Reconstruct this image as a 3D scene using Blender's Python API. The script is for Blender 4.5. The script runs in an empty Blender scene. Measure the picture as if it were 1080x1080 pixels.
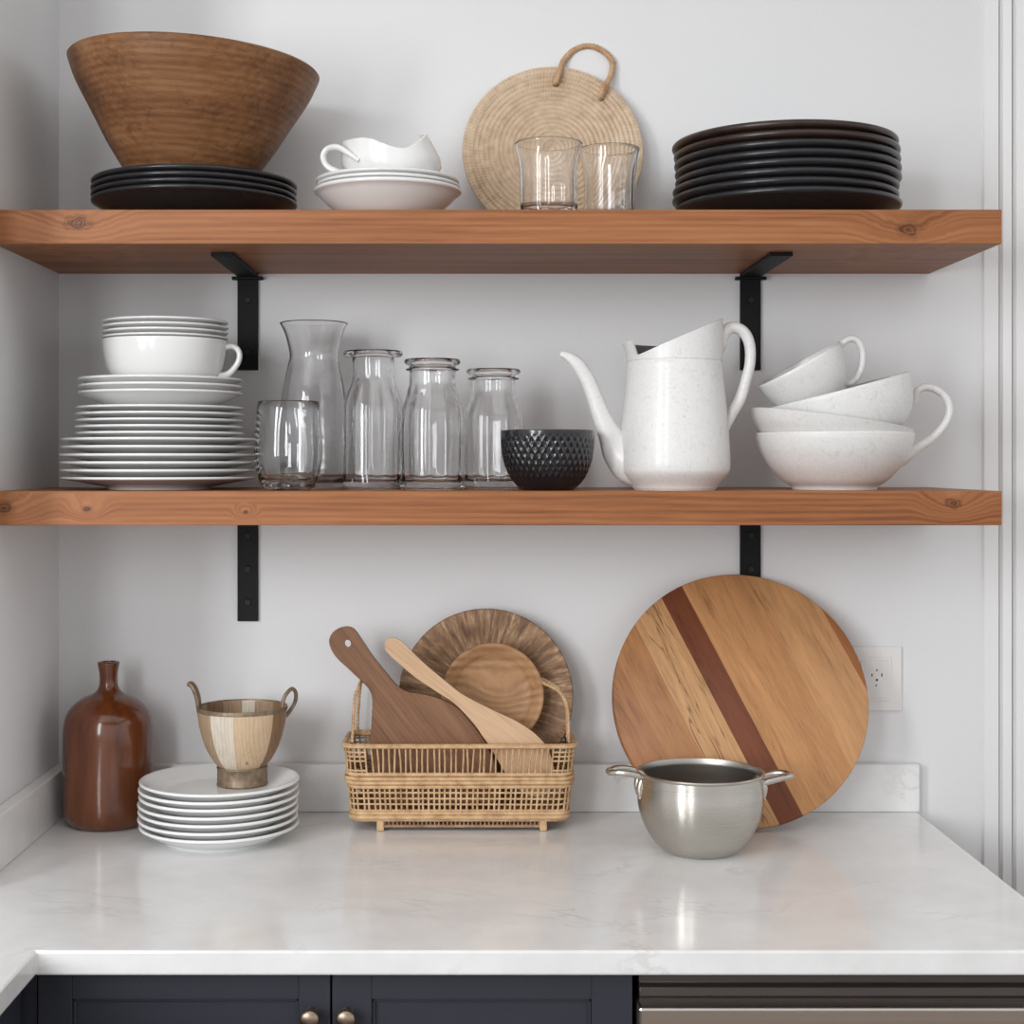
import bpy, bmesh, math, random
from mathutils import Vector, Matrix
random.seed(7)
sc = bpy.context.scene
PI = math.pi
HC = 1.42                     # camera height
# ------------------------------------------------------------ camera
cd = bpy.data.cameras.new('camera'); cam = bpy.data.objects.new('camera', cd)
sc.collection.objects.link(cam); sc.camera = cam
cam.location = (0, 0, HC); cam.rotation_euler = (PI/2, 0, 0)
cd.sensor_width = 36; cd.lens = 36*1600/1080
cd.shift_x = 40/1080; cd.shift_y = -52/1080
cd.clip_start = .05
# ------------------------------------------------------------ world, lights, exposure
w = bpy.data.worlds.new('world'); sc.world = w; w.use_nodes = True
wn = w.node_tree.nodes; wl = w.node_tree.links
bg = wn['Background']
tc = wn.new('ShaderNodeTexCoord'); sep = wn.new('ShaderNodeSeparateXYZ'); wr = wn.new('ShaderNodeValToRGB')
mr = wn.new('ShaderNodeMapRange'); mr.inputs['From Min'].default_value = -1; mr.inputs['From Max'].default_value = 1
wl.new(tc.outputs['Generated'], sep.inputs[0]); wl.new(sep.outputs['Z'], mr.inputs['Value']); wl.new(mr.outputs[0], wr.inputs[0])
wr.color_ramp.elements[0].position = .35; wr.color_ramp.elements[0].color = (.30, .29, .28, 1)
wr.color_ramp.elements[1].position = .53; wr.color_ramp.elements[1].color = (.95, .97, 1, 1)
wl.new(wr.outputs[0], bg.inputs[0]); bg.inputs[1].default_value = .86

def area(name, loc, target, sx, sz, power, col=(1, 1, 1)):
    l = bpy.data.lights.new(name, 'AREA'); l.shape = 'RECTANGLE'; l.size = sx; l.size_y = sz; l.energy = power; l.color = col
    o = bpy.data.objects.new(name, l); sc.collection.objects.link(o); o.location = loc
    o.rotation_euler = (Vector(target)-Vector(loc)).to_track_quat('-Z', 'Y').to_euler()
    return o
area('window_light', (-1.75, -.35, 1.80), (0.15, 2.1, 1.25), .42, 1.35, 24, (.96, .98, 1))
area('window_light_second', (-1.02, -.85, 1.80), (0.15, 2.1, 1.25), .34, 1.35, 13, (.96, .98, 1))
area('overhead_fill', (.35, .6, 2.58), (.35, .6, 0), 2.6, 1.9, 9, (1, 1, 1))  # no real fixture: unseen soft fill added to brighten the worktop from above
sc.view_settings.view_transform = 'Standard'; sc.view_settings.look = 'None'
sc.view_settings.gamma = 1; sc.view_settings.use_curve_mapping = False
sc.view_settings.exposure = 0.37

# ------------------------------------------------------------ shared dimensions
WALL = 2.185                  # back wall
FRONT = 1.885                 # shelf fronts
S1 = HC+.3146; S1B = HC+.272  # upper shelf top / underside
S2 = HC-.0353; S2B = HC-.0778 # lower shelf top / underside
CT = HC-.499; CTB = CT-.0255  # worktop top / underside
XL = -.598                    # left wall
def X(px, d): return (px-500)*d/1600
def Z(py, d): return HC-(py-488)*d/1600

# ------------------------------------------------------------ materials
class NT:
    def __init__(s, name):
        s.m = bpy.data.materials.new(name); s.m.use_nodes = True
        s.t = s.m.node_tree; s.b = s.t.nodes['Principled BSDF']
    def n(s, typ, **k):
        x = s.t.nodes.new('ShaderNode'+typ)
        for a, v in k.items():
            if a.startswith('i_'):
                key = a[2:].replace('_', ' ')
                x.inputs[key].default_value = v
            else: setattr(x, a, v)
        return x
    def l(s, a, b): s.t.links.new(a, b)
    def math(s, op, a, b=None, c=None):
        x = s.n('Math', operation=op)
        for i, v in enumerate((a, b, c)):
            if v is None: continue
            if isinstance(v, (int, float)): x.inputs[i].default_value = v
            else: s.l(v, x.inputs[i])
        return x.outputs[0]
    def ramp(s, fac, stops, interp='LINEAR'):
        r = s.n('ValToRGB'); e = r.color_ramp.elements; r.color_ramp.interpolation = interp
        e[0].position = stops[0][0]; e[0].color = (*stops[0][1], 1)
        e[1].position = stops[-1][0]; e[1].color = (*stops[-1][1], 1)
        for p, c in stops[1:-1]:
            q = e.new(p); q.color = (*c, 1)
        s.l(fac, r.inputs[0]); return r.outputs[0]
    def mix(s, f, a, b, mode='MIX'):
        x = s.n('MixRGB', blend_type=mode)
        for i, v in ((0, f), (1, a), (2, b)):
            if isinstance(v, (int, float)): x.inputs[i].default_value = v
            elif isinstance(v, tuple): x.inputs[i].default_value = (*v, 1)
            else: s.l(v, x.inputs[i])
        return x.outputs[0]
    def coords(s, scale=(1, 1, 1), rot=(0, 0, 0), loc=(0, 0, 0)):
        t = s.n('TexCoord'); m = s.n('Mapping'); m.inputs['Scale'].default_value = scale
        m.inputs['Rotation'].default_value = rot; m.inputs['Location'].default_value = loc
        s.l(t.outputs['Object'], m.inputs[0]); return m.outputs[0]
    def noise(s, vec, scale, detail=3, rough=.5, dist=0):
        x = s.n('TexNoise'); x.inputs['Scale'].default_value = scale; x.inputs['Detail'].default_value = detail
        x.inputs['Roughness'].default_value = rough; x.inputs['Distortion'].default_value = dist
        s.l(vec, x.inputs['Vector']); return x.outputs['Fac']
    def bump(s, h, strength, dist=.001):
        x = s.n('Bump'); x.inputs['Strength'].default_value = strength; x.inputs['Distance'].default_value = dist
        s.l(h, x.inputs['Height']); s.l(x.outputs[0], s.b.inputs['Normal']); return x
    def set(s, **k):
        for a, v in k.items():
            key = {'rough': 'Roughness', 'metal': 'Metallic', 'coat': 'Coat Weight', 'trans': 'Transmission Weight', 'ior': 'IOR', 'aniso': 'Anisotropic', 'spec': 'Specular IOR Level'}[a]
            s.b.inputs[key].default_value = v
        return s

def plain(name, col, rough=.5, metal=0, var=.04, scale=30, bump=0, **k):
    m = NT(name); f = m.noise(m.coords(), scale, 4)
    c2 = tuple(max(0, x*(1-var*2)) for x in col)
    m.l(m.ramp(f, [(.3, c2), (.7, col)]), m.b.inputs['Base Color'])
    m.set(rough=rough, metal=metal, **k)
    if bump: m.bump(f, bump)
    return m.m

def wood(name, cols, axis=0, scale=26, stretch=.07, rough=.45, knots=(), ringy=.5, bump=.12, rot=(0, 0, 0), stain=0, offset=(0, 0, 0), ktint=.85, dist=7, sat=.35):
    """cols: dark, mid, light. Grain runs along axis (0 x, 1 y, 2 z)."""
    m = NT(name)
    sc3 = [1, 1, 1]; sc3[axis] = stretch
    base = m.coords((1, 1, 1), rot, offset)
    vec = base
    kmask = None
    if knots:
        for (kx, ky, kz, kr) in knots:
            d = m.n('VectorMath', operation='SUBTRACT'); m.l(base, d.inputs[0]); d.inputs[1].default_value = (kx, ky, kz)
            d2 = m.n('VectorMath', operation='MULTIPLY'); m.l(d.outputs[0], d2.inputs[0])
            q = [1, .15, 1]; q[axis] = .6; d2.inputs[1].default_value = q
            ln = m.n('VectorMath', operation='LENGTH'); m.l(d2.outputs[0], ln.inputs[0])
            wob = m.noise(base, 90, 3)
            ll = m.math('ADD', ln.outputs['Value'], m.math('MULTIPLY', m.math('SUBTRACT', wob, .5), kr*.9))
            core = m.n('MapRange', interpolation_type='SMOOTHSTEP'); m.l(ll, core.inputs[0])
            core.inputs[1].default_value = kr*1.0; core.inputs[2].default_value = kr*.35; core.inputs[3].default_value = 0; core.inputs[4].default_value = 1
            fall = m.n('MapRange', interpolation_type='SMOOTHSTEP'); m.l(ll, fall.inputs[0])
            fall.inputs[1].default_value = kr*4; fall.inputs[2].default_value = 0; fall.inputs[3].default_value = 0; fall.inputs[4].default_value = .022
            ad = m.n('VectorMath', operation='ADD'); m.l(vec, ad.inputs[0])
            cb = m.n('CombineXYZ'); m.l(fall.outputs[0], cb.inputs[(axis+2) % 3]); m.l(cb.outputs[0], ad.inputs[1]); vec = ad.outputs[0]
            rings = m.math('MULTIPLY', core.outputs[0], m.math('ADD', .7, m.math('MULTIPLY', .3, m.math('SINE', m.math('MULTIPLY', ll, 1400)))))
            kmask = rings if kmask is None else m.math('MAXIMUM', kmask, rings)
    sm = m.n('VectorMath', operation='MULTIPLY'); m.l(vec, sm.inputs[0]); sm.inputs[1].default_value = sc3
    v = sm.outputs[0]
    a = m.noise(v, scale, 6, .6, .6)
    fine = m.noise(v, scale*8, 4, .65, .2)
    wv = m.n('TexWave', wave_type='BANDS', bands_direction='Z' if axis != 2 else 'X', wave_profile='SIN')
    wv.inputs['Scale'].default_value = scale*1.6; wv.inputs['Distortion'].default_value = dist; wv.inputs['Detail'].default_value = 3; wv.inputs['Detail Scale'].default_value = .8
    m.l(v, wv.inputs['Vector'])
    f = m.math('ADD', m.math('MULTIPLY', a, 1-ringy*.5), m.math('MULTIPLY', wv.outputs['Fac'], ringy*.5))
    f = m.math('ADD', f, m.math('MULTIPLY', m.math('SUBTRACT', fine, .5), .62))
    col = m.ramp(f, [(.22, cols[0]), (.5, cols[1]), (.78, cols[2])])
    big = m.noise(base, 5, 2)
    col = m.mix(m.math('MULTIPLY', big, .35), col, cols[1])
    if stain:
        st = m.noise(base, 38, 5, .7, 1.0)
        sm2 = m.n('MapRange'); m.l(st, sm2.inputs[0]); sm2.inputs[1].default_value = .56; sm2.inputs[2].default_value = .7
        sm2.inputs[3].default_value = 0; sm2.inputs[4].default_value = stain
        col = m.mix(sm2.outputs[0], col, tuple(c*.4 for c in cols[0]))
    if kmask is not None:
        col = m.mix(m.math('MULTIPLY', kmask, ktint), col, tuple(c*.42 for c in cols[0]))
    m.l(col, m.b.inputs['Base Color']); m.set(rough=rough, spec=.3)
    m.bump(f, bump, .0006)
    return m.m

M = {}
M['wall'] = plain('wall_paint', (.785, .79, .795), .6, var=.008, scale=3, bump=.01)
M['trim'] = plain('trim_paint', (.82, .82, .82), .35, var=.005, scale=3)
M['ceiling'] = plain('ceiling_paint', (.8, .8, .79), .7, var=.005)
M['floor'] = wood('floor_wood', [(.10, .06, .035), (.16, .10, .06), (.22, .14, .09)], axis=1, scale=6)
SC_ = [(.17, .055, .020), (.32, .122, .045), (.43, .190, .080)]
M['shelf_up'] = wood('upper_shelf_wood', SC_, 0, 26, .04, .5, knots=[(X(957, FRONT), FRONT, Z(242, FRONT), .0125), (X(82, FRONT), FRONT, Z(235, FRONT), .014)], ringy=.32, ktint=.9, dist=9)
M['shelf_lo'] = wood('lower_shelf_wood', SC_, 0, 26, .04, .5, knots=[(X(1005, FRONT), FRONT, Z(531, FRONT), .009), (X(92, FRONT), FRONT, Z(537, FRONT), .006), (X(259, FRONT), FRONT, Z(540, FRONT), .0035), (X(4, FRONT), FRONT, Z(536, FRONT), .011)], ringy=.34, dist=9, ktint=.9)
M['bowl_wood'] = wood('bowl_wood', [(.075, .028, .011), (.20, .090, .038), (.325, .165, .078)], 0, 24, .045, .45, ringy=.25, stain=.5, bump=.5, dist=2.5)
M['bowl_wood_in'] = wood('bowl_inner_wood', [(.12, .05, .02), (.2, .09, .04), (.3, .15, .07)], 0, 18, .10, .5)
M['paddle'] = wood('walnut', [(.115, .052, .026), (.22, .108, .056), (.31, .165, .09)], 2, 34, .06, .5, rot=(0, math.radians(38), 0), ringy=.14, dist=6)
M['spatula'] = wood('pale_beech', [(.42, .25, .14), (.60, .40, .245), (.70, .50, .33)], 2, 26, .06, .5, rot=(0, math.radians(52), 0), ringy=.12, dist=6)
M['small_bowl'] = wood('small_bowl_wood', [(.19, .095, .042), (.40, .22, .105), (.54, .32, .17)], 0, 16, .3, .5, ringy=.35, knots=[(.012, -.04, .004, .009)], ktint=.7, dist=3)
M['amber'] = None
M['ceramic'] = plain('white_porcelain', (.80, .80, .79), .16, var=.004, scale=4, coat=.3)
def mottled():
    m = NT('mottled_white_enamel'); c = m.coords()
    f = m.noise(c, 120, 6, .65, 1.8); g = m.noise(m.coords((1, 1, .5)), 40, 4)
    m.l(m.ramp(f, [(.28, (.62, .615, .595)), (.43, (.755, .75, .735)), (.7, (.80, .795, .785))]), m.b.inputs['Base Color'])
    m.set(rough=.38, coat=.15); m.bump(f, .12, .0008); return m.m
M['mottled'] = mottled()
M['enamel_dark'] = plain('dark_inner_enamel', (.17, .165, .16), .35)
M['black_plate'] = plain('charcoal_stoneware', (.018, .018, .021), .28, var=.15, scale=80, bump=.03)
M['brown_plate'] = plain('dark_brown_stoneware', (.036, .021, .016), .28, var=.2, scale=60, bump=.03)
M['black_bowl'] = plain('black_glazed_ceramic', (.010, .010, .013), .2, var=.1, coat=.4)
M['steel_black'] = plain('black_powdercoat', (.006, .006, .008), .6, var=.1, scale=200, bump=.02, spec=.25)
M['steel_worn'] = plain('screw_black', (.004, .004, .005), .6)
M['cabinet'] = plain('slate_blue_paint', (.030, .033, .046), .42, var=.03)
M['knob'] = plain('aged_brass', (.36, .28, .21), .36, 1, var=.1)
M['kick'] = plain('dark_recess', (.012, .012, .014), .7)
M['plastic'] = plain('white_plastic', (.80, .79, .775), .35, var=.003)
M['hole'] = plain('dark_slot', (.06, .055, .05), .8)
def glass(name, col=(1, 1, 1), rough=0.0):
    m = NT(name); m.b.inputs['Base Color'].default_value = (*col, 1)
    m.set(rough=rough, trans=1, ior=1.47); return m.m
M['glass'] = glass('clear_glass')
def steel(name, col, rough, axis, aniso=.5):
    m = NT(name); s3 = [2, 2, 2]; s3[axis] = 1800
    f = m.noise(m.coords(s3), 1, 3)
    m.l(m.ramp(f, [(.3, tuple(c*.90 for c in col)), (.7, col)]), m.b.inputs['Base Color'])
    m.set(rough=rough, metal=1, aniso=aniso)
    r = m.n('MapRange'); m.l(f, r.inputs[0]); r.inputs[3].default_value = rough*.8; r.inputs[4].default_value = rough*1.3
    m.l(r.outputs[0], m.b.inputs['Roughness'])
    if axis == 2 and aniso > .6:
        tg = m.n('Tangent', direction_type='RADIAL', axis='Z'); m.l(tg.outputs[0], m.b.inputs['Tangent']); m.b.inputs['Anisotropic Rotation'].default_value = .25
    return m.m
M['pot'] = steel('brushed_steel', (.56, .53, .48), .27, 2, .8)
M['pot_in'] = steel('brushed_steel_inside', (.42, .40, .37), .33, 2)
M['dish'] = steel('stainless_front', (.66, .60, .55), .3, 2)
M['dish_dark'] = plain('dark_control_strip', (.055, .042, .038), .3, .3)
M['antique'] = plain('antique_metal', (.33, .245, .165), .5, .55, var=.25, scale=120, bump=.2)
def quartz():
    m = NT('white_quartz'); c = m.coords()
    w1 = m.noise(c, 2.2, 5, .6, 2.4)
    v = m.math('ABSOLUTE', m.math('SUBTRACT', w1, .5))
    line = m.n('MapRange', interpolation_type='SMOOTHSTEP'); m.l(v, line.inputs[0]); line.inputs[1].default_value = .022; line.inputs[2].default_value = 0; line.inputs[3].default_value = 0; line.inputs[4].default_value = 1
    msk = m.noise(c, 7, 2); mk = m.n('MapRange'); m.l(msk, mk.inputs[0]); mk.inputs[1].default_value = .45; mk.inputs[2].default_value = .7
    f = m.math('MULTIPLY', m.math('MULTIPLY', line.outputs[0], mk.outputs[0]), .38)
    cl = m.noise(c, 14, 5, .6); base = m.ramp(cl, [(.3, (.76, .76, .755)), (.65, (.84, .84, .835))])
    m.l(m.mix(f, base, (.50, .49, .475)), m.b.inputs['Base Color'])
    m.set(rough=.13, spec=.5); return m.m
M['quartz'] = quartz()
def amber():
    m = NT('amber_glaze')
    f = m.noise(m.coords((1, 1, .12)), 60, 5, .6); g = m.noise(m.coords((1, 1, .4)), 14, 3)
    c = m.ramp(f, [(.3, (.075, .020, .008)), (.55, (.155, .046, .014)), (.75, (.22, .072, .022))])
    m.l(m.mix(m.math('MULTIPLY', g, .5), c, (.13, .030, .008)), m.b.inputs['Base Color'])
    m.set(rough=.16, coat=.35); return m.m
M['amber'] = amber()
def cane(name, cols):
    m = NT(name); f = m.noise(m.coords(), 70, 4); g = m.noise(m.coords(), 380, 2)
    m.l(m.ramp(m.math('ADD', m.math('MULTIPLY', f, .7), m.math('MULTIPLY', g, .3)), [(.3, cols[0]), (.5, cols[1]), (.68, cols[2])]), m.b.inputs['Base Color'])
    m.set(rough=.55); m.bump(g, .2); return m.m
M['cane'] = cane('rattan', [(.36, .20, .095), (.56, .36, .19), (.68, .47, .27)])
M['cane_dark'] = cane('rattan_dark', [(.22, .12, .06), (.36, .21, .11), (.46, .29, .16)])
M['rope'] = cane('jute_rope', [(.36, .20, .10), (.52, .33, .18), (.62, .43, .26)])
def woven():
    m = NT('coiled_seagrass'); t = m.n('TexCoord'); s = m.n('SeparateXYZ'); m.l(t.outputs['Object'], s.inputs[0])
    ang = m.math('ARCTAN2', s.outputs['Z'], s.outputs['X'])
    r = m.math('SQRT', m.math('ADD', m.math('MULTIPLY', s.outputs['X'], s.outputs['X']), m.math('MULTIPLY', s.outputs['Z'], s.outputs['Z'])))
    st = m.math('SINE', m.math('ADD', m.math('MULTIPLY', ang, 150), m.math('MULTIPLY', m.math('FLOOR', m.math('MULTIPLY', r, 125)), 1.7)))
    rr = m.math('SINE', m.math('MULTIPLY', r, 143*2*PI))
    n = m.noise(t.outputs['Object'], 90, 4); n2 = m.noise(t.outputs['Object'], 16, 3)
    f = m.math('ADD', m.math('ADD', m.math('MULTIPLY', st, .05), m.math('MULTIPLY', rr, .05)), m.math('ADD', m.math('MULTIPLY', n, .6), m.math('MULTIPLY', n2, .4)))
    m.l(m.ramp(f, [(.25, (.40, .275, .17)), (.5, (.595, .445, .305)), (.75, (.71, .57, .425))]), m.b.inputs['Base Color'])
    m.set(rough=.7); m.bump(m.math('ADD', st, m.math('MULTIPLY', rr, .6)), .3, .0006); return m.m
M['woven'] = woven()
def radial_wood():
    m = NT('carved_radial_wood'); t = m.n('TexCoord'); s = m.n('SeparateXYZ'); m.l(t.outputs['Object'], s.inputs[0])
    ang = m.math('ARCTAN2', s.outputs['Z'], s.outputs['X'])
    r = m.math('SQRT', m.math('ADD', m.math('MULTIPLY', s.outputs['X'], s.outputs['X']), m.math('MULTIPLY', s.outputs['Z'], s.outputs['Z'])))
    c = m.n('CombineXYZ'); m.l(m.math('MULTIPLY', ang, 8), c.inputs[0]); m.l(m.math('MULTIPLY', r, 14), c.inputs[1])
    n = m.noise(c.outputs[0], 1.8, 6, .7, .25); n2 = m.noise(t.outputs['Object'], 30, 4)
    f = m.math('ADD', m.math('MULTIPLY', n, .75), m.math('MULTIPLY', n2, .25))
    m.l(m.ramp(f, [(.36, (.11, .055, .028)), (.48, (.24, .132, .066)), (.57, (.38, .23, .125)), (.66, (.62, .46, .31))]), m.b.inputs['Base Color'])
    m.set(rough=.6); m.bump(f, .6, .0012); return m.m
M['radial'] = radial_wood()
def strips():
    m = NT('laminated_board'); a = math.radians(25)
    t = m.n('TexCoord'); s = m.n('SeparateXYZ'); m.l(t.outputs['Object'], s.inputs[0])
    R = .182
    u = m.math('DIVIDE', m.math('ADD', m.math('MULTIPLY', s.outputs['X'], math.cos(a)), m.math('MULTIPLY', s.outputs['Z'], math.sin(a))), R)
    v = m.math('SUBTRACT', m.math('MULTIPLY', s.outputs['X'], math.sin(a)), m.math('MULTIPLY', s.outputs['Z'], math.cos(a)))
    P = lambda x: (x+1)/2
    fac = m.math('ADD', m.math('MULTIPLY', u, .5), .5)
    col = m.ramp(fac, [(0, (.36, .165, .07)), (P(-.72), (.41, .20, .085)), (P(-.47), (.56, .325, .155)), (P(-.19), (.185, .062, .030)), (P(-.005), (.53, .275, .120)), (P(.27), (.495, .255, .112)), (P(.50), (.55, .30, .138)), (P(.895), (.335, .130, .045)), (1, (.33, .13, .045))], 'CONSTANT')
    c = m.n('CombineXYZ'); m.l(u, c.inputs[0]); m.l(m.math('MULTIPLY', v, .55), c.inputs[1]); m.l(s.outputs['Y'], c.inputs[2])
    g = m.noise(c.outputs[0], 9, 6, .62, .7); g2 = m.noise(c.outputs[0], 60, 4, .6, .2)
    f = m.math('ADD', m.math('MULTIPLY', g, .65), m.math('MULTIPLY', g2, .35))
    shade = m.ramp(f, [(.30, (.50, .42, .36)), (.46, (.92, .89, .86)), (.68, (1.22, 1.18, 1.15))])
    col = m.mix(1, col, shade, 'MULTIPLY')
    # dark streaks inside the pale band left of the dark strip
    c2 = m.n('CombineXYZ'); m.l(m.math('MULTIPLY', u, 5), c2.inputs[0]); m.l(m.math('MULTIPLY', v, 1.7), c2.inputs[1])
    g3 = m.noise(c2.outputs[0], 2.4, 3, .5, .5); ab = m.math('ABSOLUTE', m.math('SUBTRACT', g3, .5))
    ln = m.n('MapRange', interpolation_type='SMOOTHSTEP'); m.l(ab, ln.inputs[0]); ln.inputs[1].default_value = .020; ln.inputs[2].default_value = .002; ln.inputs[3].default_value = 0; ln.inputs[4].default_value = .7
    inb = m.math('MULTIPLY', m.math('GREATER_THAN', u, -.47), m.math('LESS_THAN', u, -.19))
    col = m.mix(m.math('MULTIPLY', ln.outputs[0], inb), col, (.16, .07, .03))
    m.l(col, m.b.inputs['Base Color']); m.set(rough=.5, spec=.3); m.bump(f, .08, .0005); return m.m
M['strips'] = strips()
M['stave_tan'] = wood('stave_tan', [(.25, .16, .095), (.36, .25, .16), (.45, .33, .22)], 2, 40, .1, .5, ringy=.3)
M['stave_cream'] = wood('stave_cream', [(.50, .43, .34), (.64, .57, .47), (.72, .65, .56)], 2, 40, .1, .5, ringy=.3)
M['stave_pine'] = wood('stave_pine', [(.42, .28, .16), (.56, .41, .265), (.62, .48, .33)], 2, 40, .1, .5, ringy=.35, knots=[(.012, -.04, .035, .003)])
M['stave_brown'] = wood('stave_brown', [(.16, .09, .05), (.25, .15, .085), (.32, .2, .12)], 2, 40, .1, .5, ringy=.3)

# ------------------------------------------------------------ mesh helpers
def link(o, parent=None):
    sc.collection.objects.link(o)
    if parent is not None: o.parent = parent
    return o
def obj(name, bm, mat, parent=None, loc=None, rot=None, smooth=40, bevel=0):
    me = bpy.data.meshes.new(name)
    bmesh.ops.recalc_face_normals(bm, faces=bm.faces[:])
    bm.to_mesh(me); bm.free()
    for m in (mat if isinstance(mat, (list, tuple)) else [mat]): me.materials.append(m)
    if smooth:
        for p in me.polygons: p.use_smooth = True
        me.set_sharp_from_angle(angle=math.radians(smooth))
    o = bpy.data.objects.new(name, me)
    if loc: o.location = loc
    if rot: o.rotation_euler = rot
    if bevel:
        b = o.modifiers.new('bevel', 'BEVEL'); b.width = bevel; b.segments = 2; b.limit_method = 'ANGLE'
    return link(o, parent)
def tag(o, label, cat, group=None):
    o['label'] = label; o['category'] = cat
    if group: o['group'] = group
    return o
def struct(o): o['kind'] = 'structure'; return o
def thing(name, label, cat, loc, rot=(0, 0, 0), group=None):
    o = bpy.data.objects.new(name, None); o.empty_display_size = .03
    o.location = loc; o.rotation_euler = rot; sc.collection.objects.link(o)
    return tag(o, label, cat, group)
def box(bm, x0, x1, y0, y1, z0, z1, mi=0):
    v = [bm.verts.new(p) for p in ((x0, y0, z0), (x1, y0, z0), (x1, y1, z0), (x0, y1, z0), (x0, y0, z1), (x1, y0, z1), (x1, y1, z1), (x0, y1, z1))]
    for f in ((0, 3, 2, 1), (4, 5, 6, 7), (0, 1, 5, 4), (1, 2, 6, 5), (2, 3, 7, 6), (3, 0, 4, 7)):
        bm.faces.new([v[i] for i in f]).material_index = mi
def spline(pts, n=6, closed=False):
    P = [Vector(p) for p in pts]; out = []
    N = len(P); rng = range(N if closed else N-1)
    for i in rng:
        p0 = P[(i-1) % N] if (closed or i > 0) else P[0]*2-P[1]
        p1 = P[i]; p2 = P[(i+1) % N]
        p3 = P[(i+2) % N] if (closed or i+2 < N) else P[-1]*2-P[-2]
        for k in range(n):
            t = k/n
            out.append(.5*((2*p1)+(p2-p0)*t+(2*p0-5*p1+4*p2-p3)*t*t+(3*p1-p0-3*p2+p3)*t**3))
    if not closed: out.append(P[-1].copy())
    return out
def tube(bm, pts, r, segs=8, closed=False, flat=1.0, n=0, up=None, mi=0):
    """r: number or list; flat scales the second cross axis."""
    if n:
        if isinstance(r, (list, tuple)):
            rr = spline([(a, 0, 0) for a in r], n, closed); r = [a.x for a in rr]
        pts = spline(pts, n, closed)
    P = [Vector(p) for p in pts]; N = len(P)
    if not isinstance(r, (list, tuple)): r = [r]*N
    rings = []; nrm = None
    for i in range(N):
        a = P[(i-1) % N] if (closed or i) else P[0]; b = P[(i+1) % N] if (closed or i < N-1) else P[-1]
        t = (b-a)
        t = t.normalized() if t.length > 1e-9 else Vector((0, 0, 1))
        if nrm is None:
            ref = Vector(up) if up else (Vector((0, 1, 0)) if abs(t.y) < .9 else Vector((1, 0, 0)))
            nrm = (ref-t*ref.dot(t)).normalized()
        else:
            nrm = (nrm-t*nrm.dot(t)).normalized()
        bn = t.cross(nrm)
        rings.append([bm.verts.new(P[i]+nrm*(r[i]*flat*math.cos(2*PI*k/segs))+bn*(r[i]*math.sin(2*PI*k/segs))) for k in range(segs)])
    for i in range(N if closed else N-1):
        A = rings[i]; B = rings[(i+1) % N]
        for k in range(segs):
            f = bm.faces.new((A[k], A[(k+1) % segs], B[(k+1) % segs], B[k])); f.material_index = mi
    if not closed:
        for q in (rings[0], rings[-1]):
            f = bm.faces.new(q); f.material_index = mi
    return rings
def lathe(bm, prof, segs=64, fn=None, axis='Z', matfn=None):
    """prof: list of (r, z). fn(r, z, ang, i) -> (r, z)."""
    rings = []
    for i, (r, z) in enumerate(prof):
        if r < 1e-6 and fn is None:
            rings.append([bm.verts.new((0, 0, z) if axis == 'Z' else (0, -z, 0))]); continue
        ring = []
        for k in range(segs):
            a = 2*PI*k/segs; rr, zz = (r, z) if fn is None else fn(r, z, a, i)
            ring.append(bm.verts.new((rr*math.cos(a), rr*math.sin(a), zz) if axis == 'Z' else (rr*math.cos(a), -zz, rr*math.sin(a))))
        rings.append(ring)
    for i in range(len(rings)-1):
        A, B = rings[i], rings[i+1]
        for k in range(segs):
            k2 = (k+1) % segs
            if len(A) == 1 and len(B) == 1: continue
            if len(A) == 1: f = bm.faces.new((A[0], B[k2], B[k]))
            elif len(B) == 1: f = bm.faces.new((A[k], A[k2], B[0]))
            else: f = bm.faces.new((A[k], A[k2], B[k2], B[k]))
            if matfn: f.material_index = matfn(i, 360*(k+.5)/segs)
    return rings
def sprof(pts, n=5):
    """smoothed profile through (r,z) points"""
    return [(max(0, p.x), p.y) for p in spline([(a, b, 0) for a, b in pts], n)]
def outline_prism(bm, outline, y0, y1, hole=None):
    """2-D outline in x,z extruded from y0 to y1"""
    vs = [bm.verts.new((x, y0, z)) for x, z in outline]
    es = [bm.edges.new((vs[i], vs[(i+1) % len(vs)])) for i in range(len(vs))]
    if hole:
        hv = [bm.verts.new((x, y0, z)) for x, z in hole]
        es += [bm.edges.new((hv[i], hv[(i+1) % len(hv)])) for i in range(len(hv))]
    g = bmesh.ops.triangle_fill(bm, edges=es, use_beauty=True)
    fs = [f for f in g['geom'] if isinstance(f, bmesh.types.BMFace)]
    ex = bmesh.ops.extrude_face_region(bm, geom=fs)
    bmesh.ops.translate(bm, vec=(0, y1-y0, 0), verts=[v for v in ex['geom'] if isinstance(v, bmesh.types.BMVert)])
ORD = ['topmost', 'second from the top', 'third from the top', 'fourth from the top', 'fifth from the top', 'sixth from the top', 'seventh from the top', 'eighth from the top']

# ------------------------------------------------------------ SETTING
bm = bmesh.new(); box(bm, -.80, 1.7, WALL, WALL+.12, 0, 2.6); struct(obj('wall_back', bm, M['wall'], smooth=0))
bm = bmesh.new(); box(bm, -.80, XL, 1.74, WALL, 0, 2.6); struct(obj('wall_left', bm, M['wall'], smooth=0))
bm = bmesh.new(); box(bm, -2.6, 2.4, -2.2, WALL+.12, -.05, 0); struct(obj('floor', bm, M['floor'], smooth=0))
bm = bmesh.new(); box(bm, -2.6, 2.4, -2.2, WALL+.12, 2.6, 2.65); struct(obj('ceiling', bm, M['ceiling'], smooth=0))
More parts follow.
